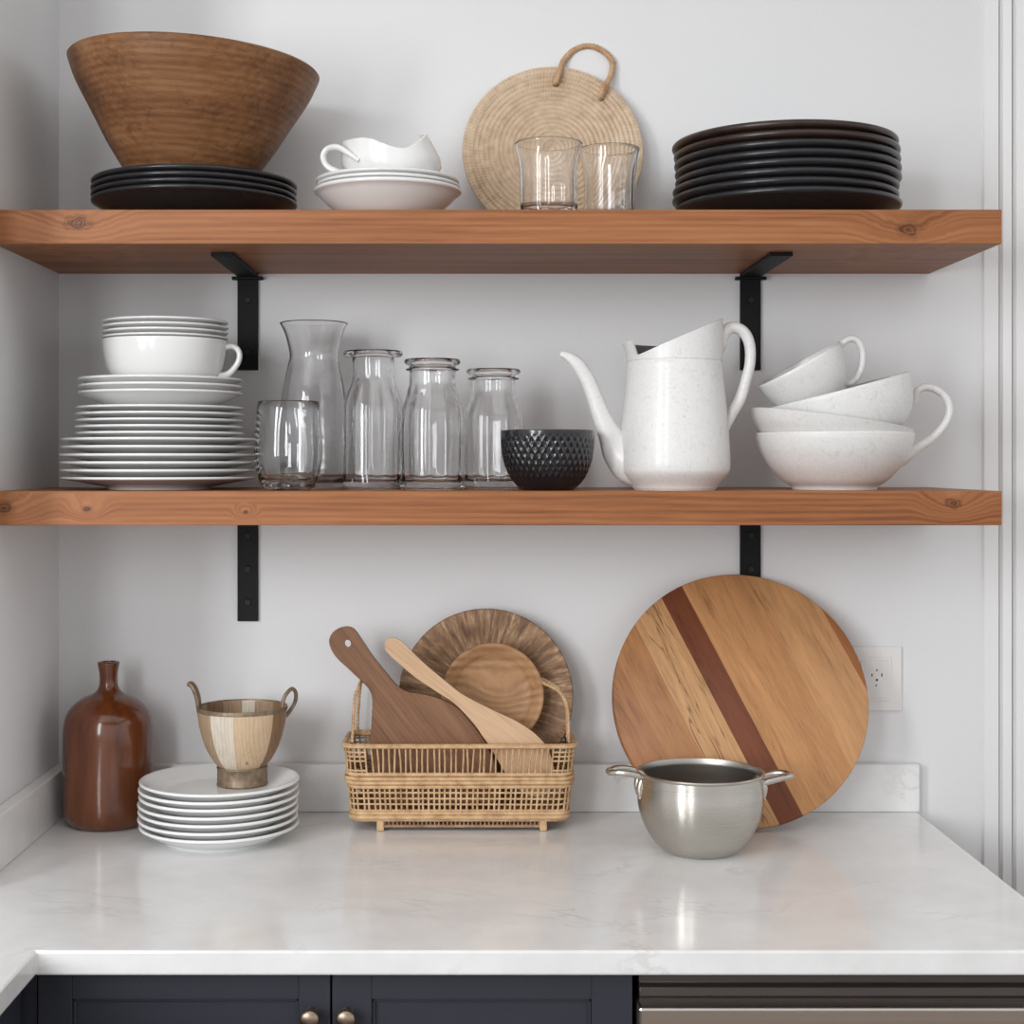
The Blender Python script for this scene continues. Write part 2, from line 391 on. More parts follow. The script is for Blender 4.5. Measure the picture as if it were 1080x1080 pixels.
# door casing on the back wall: stepped moulding profile swept upwards
prof = [(.731, 0), (.733, .006), (.752, .010), (.7545, .004), (.757, .014), (.768, .018), (.7705, .009), (.774, .020), (.785, .023), (.788, .013), (.792, .025), (.850, .028), (.853, 0)]
bm = bmesh.new(); lo = [bm.verts.new((x, WALL-p, 0)) for x, p in prof]; hi = [bm.verts.new((x, WALL-p, 2.6)) for x, p in prof]
for i in range(len(prof)): j = (i+1) % len(prof); bm.faces.new((lo[i], lo[j], hi[j], hi[i]))
bm.faces.new(lo); bm.faces.new(hi); struct(obj('trim_1', bm, M['trim'], smooth=0))

# ------------------------------------------------------------ SHELVES
def shelf(ztop, zbot, mat, label, name='floating_shelf'):
    bm = bmesh.new()
    box(bm, XL+.0005, .656, FRONT, 2.0695, zbot, ztop); box(bm, XL+.0005, .656, 2.071, WALL, zbot, ztop)
    box(bm, XL+.001, .6555, 2.0690, 2.0715, zbot+.0025, ztop-.0005)
    o = obj(name, bm, mat, smooth=0, bevel=.0012)
    return tag(o, label, 'shelf', 'wooden wall shelves')
shelf(S1, S1B, M['shelf_up'], 'upper thick reddish-brown wooden wall shelf with a dark knot at its right end')
shelf(S2, S2B, M['shelf_lo'], 'lower thick reddish-brown wooden wall shelf carrying the glass jars and the white pitcher')
def bracket(x0, ztop, h, holes, label, arm=.226):
    t = thing('shelf_bracket', label, 'bracket', (x0+.0147, WALL, ztop-h), group='black steel shelf brackets')
    w2 = .0147; zt = h
    bm = bmesh.new(); box(bm, -w2, w2, -.006, 0, 0, zt-.005); obj('wall_plate', bm, M['steel_black'], t, smooth=0, bevel=.0008)
    bm = bmesh.new(); box(bm, -w2, w2, -arm, -.0002, zt-.0052, zt-.0001); box(bm, -.022, .022, -.012, -.0002, zt-.0095, zt-.0052)
    obj('shelf_arm', bm, M['steel_black'], t, smooth=0, bevel=.0008)
    for zz in holes:
        bm = bmesh.new(); lathe(bm, [(0, .0085), (.002, .0085), (.0022, .0075), (.0045, .0078), (.0055, .006), (.0055, .0055), (0, .0055)], 20, axis='Y')
        obj('screw', bm, M['steel_worn'], t, loc=(0, 0, zz))
bracket(-.340, S1B, .139, [.026, .10], 'black steel bracket under the left part of the upper shelf')
bracket(.3825, S1B, .139, [.026, .10], 'black steel bracket under the upper shelf behind the pitcher handle')
bracket(-.340, S2B, .150, [.028, .075, .123], 'black steel bracket under the left part of the lower shelf', .15)
bracket(.3825, S2B, .150, [.028, .075, .123], 'black steel bracket under the lower shelf above the round board', .15)

# ------------------------------------------------------------ WORKTOP, SPLASHES, CABINETS
CF = 1.551; XI = -.448; XR = .633
bm = bmesh.new()
pts = [(XL+.0005, WALL-.0005), (XL+.0005, .55), (XI, .55), (XI, CF), (XR, CF), (XR, WALL-.0005)]
lo = [bm.verts.new((x, y, CTB)) for x, y in pts]; hi = [bm.verts.new((x, y, CT)) for x, y in pts]
bm.faces.new(lo); bm.faces.new(hi)
for i in range(6): j = (i+1) % 6; bm.faces.new((lo[i], lo[j], hi[j], hi[i]))
tag(obj('worktop', bm, M['quartz'], smooth=0, bevel=.0025), 'white quartz worktop with faint grey veins, turning the corner at left', 'worktop')
bm = bmesh.new(); box(bm, XL+.0205, XR+.003, WALL-.020, WALL-.0005, CT+.0002, CT+.068)
tag(obj('back_upstand', bm, M['quartz'], smooth=0, bevel=.0015), 'low white quartz upstand along the back wall behind the basket', 'upstand')
bm = bmesh.new(); box(bm, XL+.0005, XL+.020, 1.745, WALL-.0005, CT+.0002, CT+.068)
tag(obj('side_upstand', bm, M['quartz'], smooth=0, bevel=.0015), 'low white quartz upstand along the left wall beside the amber bottle', 'upstand')

def door_panel(t, x0, x1, z0, z1, y, sl, sr, st):
    """shaker door as one mesh with a recessed centre"""
    bm = bmesh.new(); d = .02
    box(bm, x0, x0+sl, y, y+d, z0, z1); box(bm, x1-sr, x1, y, y+d, z0, z1)
    box(bm, x0+sl, x1-sr, y, y+d, z1-st, z1); box(bm, x0+sl, x1-sr, y, y+d, z0, z0+st)
    box(bm, x0+sl, x1-sr, y+.008, y+d, z0+st, z1-st)
    b = .0035   # inner bead
    for (a0, a1, c0, c1) in ((x0+sl, x0+sl+b, z0+st, z1-st), (x1-sr-b, x1-sr, z0+st, z1-st), (x0+sl, x1-sr, z1-st-b, z1-st), (x0+sl, x1-sr, z0+st, z0+st+b)):
        box(bm, a0, a1, y+.004, y+.009, c0, c1)
    return obj('door', bm, M['cabinet'], t, smooth=0, bevel=.0008)
CD = 1.578
t = thing('base_cabinet', 'dark slate-blue double-door base cabinet under the worktop', 'cabinet', (0, 0, 0))
xa, xm, xb = X(40, CD), X(349.3, CD), X(668, CD)
bm = bmesh.new(); box(bm, XI-.05, xb+.0005, CD+.021, 2.16, .09, CTB-.0005); box(bm, XI-.05, xa-.002, CD+.004, CD+.021, .09, CTB-.0005)
obj('carcass', bm, M['cabinet'], t, smooth=0)
bm = bmesh.new(); box(bm, XI-.05, xb, CD+.08, CD+.1, 0.0005, .09); obj('toe_kick', bm, M['kick'], t, smooth=0)
zt = CTB-.004; zb = .10
for (a, b, sl, sr, kx) in ((xa, xm-.001, X(76, CD)-xa, xm-X(316, CD), 327), (xm+.001, xb-.001, X(391, CD)-xm, xb-X(625, CD), 365)):
    d = door_panel(t, a, b, zb, zt, CD, sl, sr, .030)
    bm = bmesh.new(); lathe(bm, sprof([(0.0065, 0), (.005, .003), (.0045, .010), (.0085, .014), (.0105, .019), (.009, .0235), (.004, .0255), (0, .0258)], 3), 28, axis='Y')
    obj('knob', bm, M['knob'], d, loc=(X(kx, CD-.015), CD, Z(1073.5, CD-.015)))
# cabinet under the left run
t = thing('side_cabinet', 'dark base cabinet under the left arm of the worktop', 'cabinet', (XL+.002, 1.0, 0))
bm = bmesh.new(); box(bm, .0, .13, -.42, .559, .09, CTB-.0005); obj('carcass', bm, M['cabinet'], t, smooth=0)
bm = bmesh.new(); box(bm, .0, .09, -.42, .559, .0005, .09); obj('toe_kick', bm, M['kick'], t, smooth=0)
# dishwasher
x0 = X(672.5, CD); x1 = XR-.006
t = thing('dishwasher', 'stainless steel dishwasher with dark top strip beside the blue cabinet', 'dishwasher', (x0, CD, 0))
W = x1-x0
bm = bmesh.new(); box(bm, 0.004, W, .03, .57, .02, CTB-.002); obj('housing', bm, M['kick'], t, smooth=0)
bm = bmesh.new()
pr = [(.012, CTB-.006), (.010, CTB-.020), (.003, CTB-.022), (.001, CTB-.031), (.006, CTB-.034), (.006, CTB-.040), (.03, CTB-.040), (.03, CTB-.006)]
a = [bm.verts.new((.002, y, z)) for y, z in pr]; b = [bm.verts.new((W-.002, y, z)) for y, z in pr]
bm.faces.new(a); bm.faces.new(b)
for i in range(len(pr)): j = (i+1) % len(pr); bm.faces.new((a[i], a[j], b[j], b[i]))
obj('control_strip', bm, M['dish_dark'], t, smooth=30, bevel=.001)
zd = Z(1063, CD-.012)
bm = bmesh.new(); box(bm, 0.0, W, -.012, .03, .11, zd); obj('door', bm, M['dish'], t, smooth=0, bevel=.003)
bm = bmesh.new(); box(bm, .02, W-.02, .06, .08, 0.0005, .11); obj('toe_kick', bm, M['kick'], t, smooth=0)

# outlet
t = thing('wall_outlet', 'white wall outlet cover plate right of the round cutting board', 'outlet', (X(921, WALL), WALL, Z(715.5, WALL)))
bm = bmesh.new(); box(bm, -.040, .040, -.005, 0, -.0465, .0465); obj('cover_plate', bm, M['plastic'], t, smooth=0, bevel=.0018)
bm = bmesh.new(); box(bm, -.024, .024, -.0072, -.0051, -.0315, .0315); box(bm, -.0195, .0195, -.0085, -.0073, -.027, .027)
f = obj('socket_insert', bm, M['plastic'], t, smooth=0, bevel=.0007)
bm = bmesh.new()
for (sx, sz, ww, hh) in ((-.004, .006, .0016, .004), (.010, .006, .0016, .0045), (.003, -.001, .003, .003), (.003, .013, .0016, .003), (.002, -.009, .002, .002)):
    box(bm, sx-ww/2, sx+ww/2, -.0089, -.0086, sz-hh/2, sz+hh/2)
obj('slot', bm, M['hole'], f, smooth=0)

# ------------------------------------------------------------ PLATES
def plate_mesh(name, R, rf, h, s, t, mat, segs=96, power=1.7, lipr=None, rim_flat=.0):
    """closed plate: foot ring radius rf, rim height h, nested spacing s, rim thickness t"""
    rw = rf+.004
    c = lambda r: .003+(h-t-.003)*max(0, (r-rf)/(R-t*.5-rf))**power
    P = [(0, .0015), (rf-.006, .0015), (rf-.004, 0), (rf, 0), (rf+.0015, .003)]
    K = 9; outer = []
    for i in range(1, K+1):
        r = rf+.0015+(R-t*.55-rf-.0015)*i/K; outer.append((r, max(.003, c(r))))
    P += outer
    zb = outer[-1][1]; rb = outer[-1][0]
    for q in range(1, 6):
        a = -PI/2+PI*q/6; P.append((rb+t*.5*math.cos(a)+.0, zb+t*.5+t*.5*math.sin(a)))
    P.append((rb, zb+t))
    for i in range(K-1, 0, -1):
        r = rw+(rb-rw)*i/K; e = i/K
        P.append((r, c(r)+t*e+(s-.0035)*(1-e)))
    P += [(rw, s-.0005), (rw-.01, s-.0005), (0, s-.0005)]
    bm = bmesh.new(); lathe(bm, P, segs)
    o = obj(name, bm, mat, smooth=55)
    return o
def stack(proto, x, y, z, n, s, labels, cat, group, jit=.0008, tilt=0, first=True, mats=None, xs=None):
    """copies proto into a stack, labels bottom to top"""
    zz = z
    for i in range(n):
        o = proto if (first and i == 0) else link(proto.copy())
        dx = xs[i] if xs else random.uniform(-jit, jit)
        o.location = (x+dx, y+random.uniform(-jit, jit), zz)
        o.rotation_euler = (0, tilt[i] if isinstance(tilt, (list, tuple)) else tilt, random.uniform(0, 6))
        tag(o, labels[i], cat, group)
        zz += s[i] if isinstance(s, (list, tuple)) else s
    return zz
def lab(n, fmt): return [fmt % ORD[n-1-i] if i else fmt % 'bottom' for i in range(n)]

# upper shelf left: four charcoal plates, wooden bowl on them
p = plate_mesh('dinner_plate', .1355, .085, .0335, .0082, .0062, M['black_plate'], power=1.3)
zt = stack(p, X(206, 2.022), 2.022, S1, 4, .0082, lab(4, 'charcoal plate, %s of four under the tilted bowl'), 'plate', 'charcoal plates under the wooden bowl')
bm = bmesh.new()
P = [(0, .001), (.063, .001), (.0655, 0), (.0685, .003), (.078, .020), (.107, .062), (.132, .105), (.153, .141), (.1635, .166), (.1650, .171), (.1630, .1735), (.159, .172), (.147, .143), (.125, .104), (.100, .062), (.073, .024), (.061, .013), (0, .011)]
P = P[:4]+sprof(P[4:9], 3)+P[9:12]+sprof(P[12:16], 3)+P[16:]
lathe(bm, P, 128)
o = obj('serving_bowl', bm, M['bowl_wood'], loc=(X(198, 2.015), 2.015, zt+.0050), rot=(0, math.radians(3.2), 0), smooth=50)
tag(o, 'large flared brown wooden bowl tilted on the charcoal plates', 'bowl')

# white coupe, saucers, creamer on the upper shelf
yy = 1.995; cx = X(409, yy)
p = plate_mesh('shallow_dish', .0975, .048, .0445, .018, .006, M['ceramic'], power=1.35)
p.location = (cx, yy, S1); tag(p, 'deep white porcelain dish under two saucers on the upper shelf', 'dish')
p2 = plate_mesh('saucer', .0945, .040, .0225, .006, .0042, M['ceramic'], power=1.3)
p2.location = (cx+.001, yy, S1+.0276); p2.rotation_euler = (0, math.radians(.4), 0)
tag(p2, 'white saucer, the lower of two under the creamer jug', 'saucer', 'saucers under the creamer')
p3 = link(p2.copy()); p3.location = (cx-.0005, yy, S1+.0341); p3.rotation_euler = (0, 0, 1)
tag(p3, 'white saucer directly under the creamer jug, upper of two', 'saucer', 'saucers under the creamer')
t = thing('creamer', 'white porcelain creamer jug with curled spout lying on saucers', 'jug', (X(413.5, yy), yy, S1+.0404), (0, math.radians(1.2), 0))
bm = bmesh.new(); SG = 96
def wrap(a): return (a+PI) % (2*PI)-PI
def ch(a):      # rim height by angle (0 = spout at right, pi = handle side)
    d = abs(wrap(a)); dg = math.degrees(d)
    if dg < 34: return .0770-.005*(dg/34)
    if dg < 78: k = (dg-34)/44; k = k*k*(3-2*k); return .072*(1-k)+.0480*k
    if dg < 125: k = (dg-78)/47; k = k*k*(3-2*k); return .0480*(1-k)+.0620*k
    return .0620
def cr_(a, k):   # radius factor by height 0..1
    base = .034+.0335*math.sin(min(1, k*1.5)*PI/2)**.7
    d = abs(wrap(a)); sp = max(0, 1-math.degrees(d)/62)
    zabs = k*ch(a)
    lean = sp*max(0, (zabs-.034)/.040)**1.5*.030
    fl = (1-sp)*k*k*.001
    return base*1.0-lean+fl
rings = []
ks = [0, .06, .15, .3, .45, .6, .75, .88, 1]
for k in ks: rings.append([bm.verts.new((cr_(2*PI*j/SG, k)*math.cos(2*PI*j/SG)*1.0, cr_(2*PI*j/SG, k)*.8*math.sin(2*PI*j/SG), k*ch(2*PI*j/SG))) for j in range(SG)])
for k in reversed(ks[1:]): rings.append([bm.verts.new(((cr_(2*PI*j/SG, k)-.0028)*math.cos(2*PI*j/SG), (cr_(2*PI*j/SG, k)-.0028)*.8*math.sin(2*PI*j/SG), max(.003, k*ch(2*PI*j/SG)+(.0006 if k == 1 else 0)))) for j in range(SG)])
for i in range(len(rings)-1):
    for j in range(SG): bm.faces.new((rings[i][j], rings[i][(j+1) % SG], rings[i+1][(j+1) % SG], rings[i+1][j]))
bm.faces.new(rings[0]); bm.faces.new(rings[-1])
obj('body', bm, M['ceramic'], t, smooth=60)
bm = bmesh.new()
qq = lambda a, b, dy: ((a-413.5)*1.96/1600, dy, Z(b, 1.965)-S1-.0404)
tube(bm, [qq(380, 172, -.0415), qq(369, 164.5, -.040), qq(357, 157.5, -.034), qq(346, 158, -.028), qq(341, 166, -.026), qq(345, 176, -.028), qq(356, 182, -.030), qq(368, 185, -.030)], [.0030, .0038, .0040, .0038, .0038, .0038, .0042, .0042], 12, n=5, flat=1.3)
obj('handle', bm, M['ceramic'], t, smooth=60)

# woven trivet leaning on the wall
TR = .1285; th = .009
tilt = math.radians(11)
zc = S1+TR*math.cos(tilt)+.0012
yc = WALL-.0015-TR*math.sin(tilt)-th*.5/math.cos(tilt)-.002
t = thing('trivet', 'round coiled straw trivet with rope handle leaning behind two glasses', 'trivet', (X(584, 2.13), yc, zc), (-tilt, 0, 0))
bm = bmesh.new(); P = []
NR = 18
P.append((0, -th/2)); P.append((TR-.004, -th/2)); P.append((TR-.001, -th/4)); P.append((TR, 0)); P.append((TR-.001, th/4))
for i in range(NR*4, 0, -1):
    r = (TR-.003)*i/(NR*4); P.append((r, th/2-.0016+.0020*abs(math.sin(PI*i/4))*(1.0 if r < TR-.012 else .3)))
P.append((0, th/2))
lathe(bm, P, 160, axis='Y'); obj('coiled_disc', bm, M['woven'], t, smooth=50)
def rope(bm, pts, R, r, turns, strands=3):
    C = spline(pts, 14); L = [0]
    for i in range(1, len(C)): L.append(L[-1]+(C[i]-C[i-1]).length)
    nrm = None
    F = []
    for i in range(len(C)):
        tt = (C[min(i+1, len(C)-1)]-C[max(i-1, 0)]).normalized()
        nrm = Vector((0, 1, 0)) if nrm is None else nrm
        nrm = (nrm-tt*nrm.dot(tt)).normalized(); F.append((nrm.copy(), tt.cross(nrm)))
    for s in range(strands):
        pp = []
        for i in range(len(C)):
            a = 2*PI*(s/strands+turns*L[i]/L[-1]); pp.append(C[i]+F[i][0]*R*math.cos(a)+F[i][1]*R*math.sin(a))
        tube(bm, pp, r, 7)
h1 = (X(587, 2.15)-X(584, 2.13), .100); h2 = (X(634, 2.15)-X(584, 2.13), .078)
bm = bmesh.new()
yf = -th/2-.0045
rope(bm, [(h1[0], .002, h1[1]+.002), (h1[0]-.001, yf, h1[1]+.001), (h1[0]+.0015, yf, h1[1]+.010), (h1[0]+.006, yf+.004, h1[1]+.021), (h1[0]+.012, 0, h1[1]+.038), (h1[0]+.026, .001, h1[1]+.054), (h1[0]+.046, .001, h1[1]+.061), (h1[0]+.066, .001, h1[1]+.055), (h1[0]+.0815, .001, h1[1]+.038),
          (h2[0]+.016, 0, h2[1]+.038), (h2[0]+.0095, yf+.004, h2[1]+.022), (h2[0]+.0065, yf, h2[1]+.012), (h2[0], yf, h2[1]+.001), (h2[0], .002, h2[1]+.002)], .0021, .0025, 15)
for hx, hz in (h1, h2):   # knotted wraps at the holes
    rope(bm, [(hx-.0005, yf-.001, hz-.001), (hx+.002, yf-.0035, hz+.007), (hx+.006, yf-.001, hz+.019)], .0018, .0027, 3)
obj('rope_handle', bm, M['rope'], t, smooth=60)
for hx, hz in (h1, h2):
    bm = bmesh.new(); lathe(bm, [(0, th/2+.0004), (.0045, th/2+.0004), (.0045, th/2-.002), (0, th/2-.002)], 20, axis='Y'); obj('hole', bm, M['hole'], t, loc=(hx, 0, hz), smooth=0)

# ------------------------------------------------------------ GLASSWARE
def glass_vessel(name, outer, wall, base, loc, label, cat, group, segs=96, lobes=0, lobe_amp=0, sharp=60, z0=.004, z1=9, rimr=.001, inner_only=False):
    """outer: list (r,z) bottom to top"""
    out = sprof(outer, 4) if len(outer) > 2 else outer
    P = [(0, .0016), (outer[0][0]*.8, .0016), (outer[0][0]*.92, 0)]+out
    tr, tz = out[-1]
    P += [(tr-wall*.3, tz+rimr), (tr-wall*.75, tz+rimr)]
    inner = [(max(.001, r-wall), z) for r, z in reversed(out) if z > base+.004]
    P += inner
    r2 = inner[-1][0]
    P += [(r2*.93, base+.0012), (r2*.75, base), (0, base)]
    ni = len(P)-len(inner)-3
    def fn(r, z, a, i):
        if lobes and z0 < z < z1 and r > .01:
            k = min(1, (z-z0)/.008)*min(1, (z1-z)/.012)
            if inner_only and i < ni: return r, z
            return r*(1+k*lobe_amp*(1-abs(math.cos(lobes*a/2))*1.0)), z
        return r, z
    bm = bmesh.new(); lathe(bm, P, segs, fn)
    o = obj(name, bm, M['glass'], loc=loc, smooth=sharp)
    bmv = o.data
    return tag(o, label, cat, group)
# drinking glasses on the upper shelf
def drink(px, y, R, H, label):
    outer = [(R*.80, .0008), (R*.835, .004), (R*.845, .02), (R*.85, .045), (R*.87, .065), (R*.93, .084), (R, H-.001)]
    return glass_vessel('drinking_glass', outer, .0026, .011, (X(px, y), y, S1), label, 'glass', 'glasses before the trivet', lobes=9, lobe_amp=-.05, z1=.082, sharp=70)
drink(578.5, 1.955, .0445, .0965, 'clear fluted drinking glass before the trivet centre, left of two')
drink(643, 2.005, .0405, .1000, 'clear fluted drinking glass at the trivet edge, right of two')
# faceted stemless tumbler, lower shelf
o = glass_vessel('tumbler', [(.0275, .0005), (.034, .006), (.0405, .024), (.0435, .045), (.0425, .070), (.0392, .1125)], .0024, .013, (X(304, 1.935), 1.935, S2), 'clear faceted stemless tumbler between the white plates and the carafe', 'glass', None, lobes=10, lobe_amp=-.035, z1=.098, sharp=70)
# carafe
glass_vessel('carafe', [(.046, .0005), (.0475, .006), (.0487, .03), (.0490, .06), (.0475, .095), (.0425, .135), (.0365, .165), (.0335, .180), (.0340, .188), (.0370, .202), (.0415, .216), (.0470, .2265)], .0028, .008, (X(331, 2.085), 2.085, S2), 'tall clear glass carafe with flared mouth, behind the tumbler', 'carafe', None, lobes=12, lobe_amp=.012, z1=.175, inner_only=True)
def jar(px, y, sc_, H, lower_ring, label, Rb, Rn, Rl, bulge=0):
    s = H/.18
    o = [(Rb*.93, .0005), (Rb*.985, .005), (Rb, .014), (Rb*(1+bulge), .055*s), (Rb*(1+bulge*.8), .085*s), (Rb*.995, .103*s), (Rb*.955, .114*s), (Rb*.85, .126*s), (Rn*1.08, .137*s), (Rn*1.0, .147*s), (Rn, .160*s)]
    out = sprof(o, 4)
    if lower_ring: out += [(Rn, .1635*s), (Rl*.93, .1645*s), (Rl*.95, .1665*s), (Rn*1.02, .168*s)]
    out += [(Rn*1.01, .171*s), (Rl*.93, .1725*s), (Rl, .1755*s), (Rl*.99, .178*s)]
    wall = .0032
    P = [(0, .0018), (Rb*.8, .0018), (Rb*.9, 0)]+out+[(Rl*.96, .180*s), (Rn*1.02, .180*s), (Rn-wall, .177*s)]
    inn = [(r-wall, z) for r, z in reversed(sprof(o, 4)) if z > .014]
    P += inn+[(inn[-1][0]*.94, .0115), (inn[-1][0]*.8, .010), (0, .010)]
    n_out = 3+len(out)+2
    def fn(r, z, a, i):
        if .012 < z < .150*s and r > .01:
            k = min(1, (z-.012)/.01)*min(1, (.150*s-z)/.02)
            amp = .040 if i > n_out else -.010
            return r*(1-k*amp*abs(math.sin(6*a+.3))), z
        return r, z
    bm = bmesh.new(); lathe(bm, P, 120, fn)
    return tag(obj('storage_jar', bm, M['glass'], loc=(X(px, y), y, S2), smooth=70), label, 'jar', 'wide-mouth clear glass jars')
jar(393.5, 2.005, 1, .1825, False, 'clear glass jar with flanged mouth beside the carafe, tallest of the jars', .0400, .0275, .0395)
jar(456, 1.965, 1, .1690, True, 'clear glass jar with double ringed mouth, middle of the three jars', .0405, .0300, .0365, .03)
jar(520.5, 2.045, 1, .1610, True, 'clear glass jar partly hidden by the black dimpled bowl, shortest jar', .0405, .0290, .0365)

# ------------------------------------------------------------ right dark plates, upper shelf
R = .1495
p = plate_mesh('dinner_plate', R, .10, .0312, .0118, .0094, M['black_plate'], power=1.2)
pb = plate_mesh('dinner_plate', R, .10, .0312, .0118, .0094, M['brown_plate'], power=1.2)
labs = lab(8, 'dark stoneware plate, %s of eight at the shelf right end')
xx = X(829, 2.0345)
offs = [.001, -.0015, -.0012, .0008, .0006, .0000, -.0003, -.0018]
for i in range(8):
    src = pb if i >= 6 else p
    o = src if i in (0, 6) else link(src.copy())
    o.location = (xx+offs[i]*1.6, 2.0345, S1+.0118*i); o.rotation_euler = (0, 0, i*1.3)
    tag(o, labs[i] if i < 6 else labs[i].replace('dark', 'dark brown'), 'plate', 'dark plates at the right end')

# ------------------------------------------------------------ lower shelf: white stack
y = 2.016; xs0 = X(167.5, y)
pA = plate_mesh('dinner_plate', .1275, .066, .0172, .0100, .0034, M['ceramic'], power=1.0)
z = stack(pA, xs0, y, S2, 4, .0100, lab(4, 'large white dinner plate, %s of four lowest in the tall stack'), 'plate', 'large white plates in the tall stack')
pB = link(pA.copy()); z = stack(pB, xs0+.0015, y, z+.0004, 2, .0073+.0027, ['large white dinner plate just above the four base plates', 'large white dinner plate just below the smaller side plates'], 'plate', 'large white plates in the tall stack')
y = 2.016
pC = plate_mesh('side_plate', .1098, .058, .0150, .0084, .0030, M['ceramic'], power=1.0)
z = stack(pC, X(169, y), y, z+.0002, 5, .0084, lab(5, 'medium white side plate, %s of five in the tall stack'), 'plate', 'medium white plates in the tall stack')
pD = plate_mesh('shallow_dish', .1075, .058, .0265, .0088, .0034, M['ceramic'], power=1.15)
z = stack(pD, X(170, y), y, z, 3, .0088, lab(3, 'shallow white dish, %s of three beneath the large cup'), 'dish', 'shallow dishes under the large cup')
t = thing('cup', 'wide white porcelain cup in the tall plate stack, covered by saucers', 'cup', (X(174, y), y, z+.0002))
zc_ = z
CH = Z(359.5, y)-z
bm = bmesh.new()
P = [(0, .002), (.036, .002), (.038, 0), (.042, 0), (.044, .003), (.062, .012), (.0735, .026), (.0795, .045), (.0822, CH-.001), (.0818, CH), (.0795, CH-.0004), (.0765, .045), (.070, .028), (.058, .014), (.040, .007), (0, .006)]
P = P[:4]+sprof(P[4:9], 4)+P[9:11]+sprof(P[11:15], 4)+P[15:]
lathe(bm, P, 96); obj('body', bm, M['ceramic'], t, smooth=60)
bm = bmesh.new(); tube(bm, [(.0795, 0, .060), (.090, 0, .0605), (.0975, 0, .055), (.0988, 0, .045), (.094, 0, .034), (.084, 0, .024), (.072, 0, .020)], [.0045, .004, .0038, .0038, .004, .0045, .006], 12, n=5, flat=1.3)
obj('handle', bm, M['ceramic'], t, smooth=60)
pF = plate_mesh('saucer', .0825, .042, .0162, .0069, .0030, M['ceramic'], power=1.1)
stack(pF, X(174.5, y), y, z+CH-.0112, 4, .0069, lab(4, 'small white saucer, %s of four on top of the covered cup'), 'saucer', 'saucers stacked on the cup', jit=.0004)

# ------------------------------------------------------------ black dimpled bowl
y = 1.948
t0 = (X(577.5, y), y, S2)
out = sprof([(.0315, .0), (.036, .0025), (.047, .015), (.0555, .034), (.0590, .053), (.0605, .0760)], 14)
P = [(0, .002), (.028, .002), (.030, 0)]+out+[(.0600, .0768), (.0585, .0765)]+sprof([(.0568, .060), (.053, .036), (.042, .016), (.025, .008)], 4)+[(0, .007)]
no = 3+len(out)
def dim(r, z, a, i):
    if 3 < i < no and .003 < z < .071:
        u = a*40/(2*PI); v = z/.0078
        d = abs(math.sin(PI*(u+v*.5)))*abs(math.sin(PI*(u-v*.5)))
        k = min(1, (z-.003)/.006)*min(1, (.071-z)/.010)
        return r-.0021*k*(d**.8)+.0005*k, z
    return r, z
bm = bmesh.new(); lathe(bm, P, 360, dim)
tag(obj('bowl', bm, M['black_bowl'], loc=t0, smooth=70), 'glossy black bowl with dimpled diamond surface beside the white pitcher', 'bowl')

# ------------------------------------------------------------ white pitcher with long spout
y = 1.975; px0 = X(711.5, y)
t = thing('pitcher', 'white mottled pitcher with long curved spout, slanted collar and loop handle', 'pitcher', (px0, y, S2))
zz = lambda py: Z(py, y)-S2
k = y/1600
bm = bmesh.new()
zs = zz(382)      # seam
P = sprof([(.0525, .0008), (.054, .0020), (.0570, .0070), (.0690, .0205), (.0716, .0300), (.0716, .044), (.0698, .075), (.0660, .115), (.0625, .150), (.0615, zs-.001)], 4)
P = [(0, .002), (.046, .002), (.048, 0), (.0525, 0)]+P+[(.0607, zs-.0002), (.0607, zs+.0008), (.0617, zs+.0014)]
SG = 144
def hrim(a):      # collar height by angle, 0 = right (handle), pi = pouring lip
    xr = math.cos(a)
    hr = zz(336.5); hl = zz(361.5); notch = zz(376)
    xn = -.64
    if abs(wrap(a)) > math.radians(155): return hl-.000
    front = notch+(hr-notch)*((xr+.80)/1.80)
    if math.sin(a) < 0:    # the side facing the room
        if xr < -.905: return hl
        q = min(1, max(0, (xr+.905)/.07)); return hl*(1-q)+front*q if q < 1 else front
    b = hl+(hr-hl)*max(0, (xr+.1)/1.1)
    return b
def rcol(a, q):   # collar radius factor
    lip = max(0, math.cos(wrap(a-PI)))**10
    return .0617+.0006*q+lip*(.007*q**2)-max(0, math.cos(a))*0.0
rings = lathe(bm, P, SG)
cz = [.0, .2, .4, .6, .8, .93, 1.0]
def addring(fr, fz):
    ring = []
    for j in range(SG):
        a = 2*PI*j/SG; r = fr(a); ring.append(bm.verts.new((r*math.cos(a), r*math.sin(a), fz(a))))
    A = rings[-1]
    for j in range(SG): bm.faces.new((A[j], A[(j+1) % SG], ring[(j+1) % SG], ring[j]))
    rings.append(ring)
z1 = zs+.0014
for q in cz[1:]: addring(lambda a: rcol(a, q), lambda a: z1+(hrim(a)-z1)*q)
n_out_faces = len(bm.faces)
addring(lambda a: rcol(a, 1)-.0028, lambda a: hrim(a)+.0002)
for q in reversed(cz[:-1]): addring(lambda a: rcol(a, q)-.0032, lambda a: z1+(hrim(a)-z1)*q)
for (r, z) in ((.0585, .150), (.062, .115), (.066, .075), (.067, .04), (.055, .012), (.03, .008)): addring(lambda a: r, lambda a: z)
bm.faces.new(rings[-1])
bm.faces.ensure_lookup_table()
for f in bm.faces[n_out_faces+SG:]: f.material_index = 1
obj('body', bm, [M['mottled'], M['enamel_dark']], t, smooth=45)
pc = lambda px, py, dy=0: ((px-711.5)*k, dy, zz(py))
bm = bmesh.new()
cl = [pc(676, 484), pc(664, 482), pc(652, 473), pc(643, 458), pc(634, 438), pc(626, 416), pc(618, 398), pc(608, 383), pc(598, 375.5), pc(591, 373.5)]
rr = [.040, .0335, .0235, .0155, .0122, .0105, .0098, .0088, .0060, .0035]
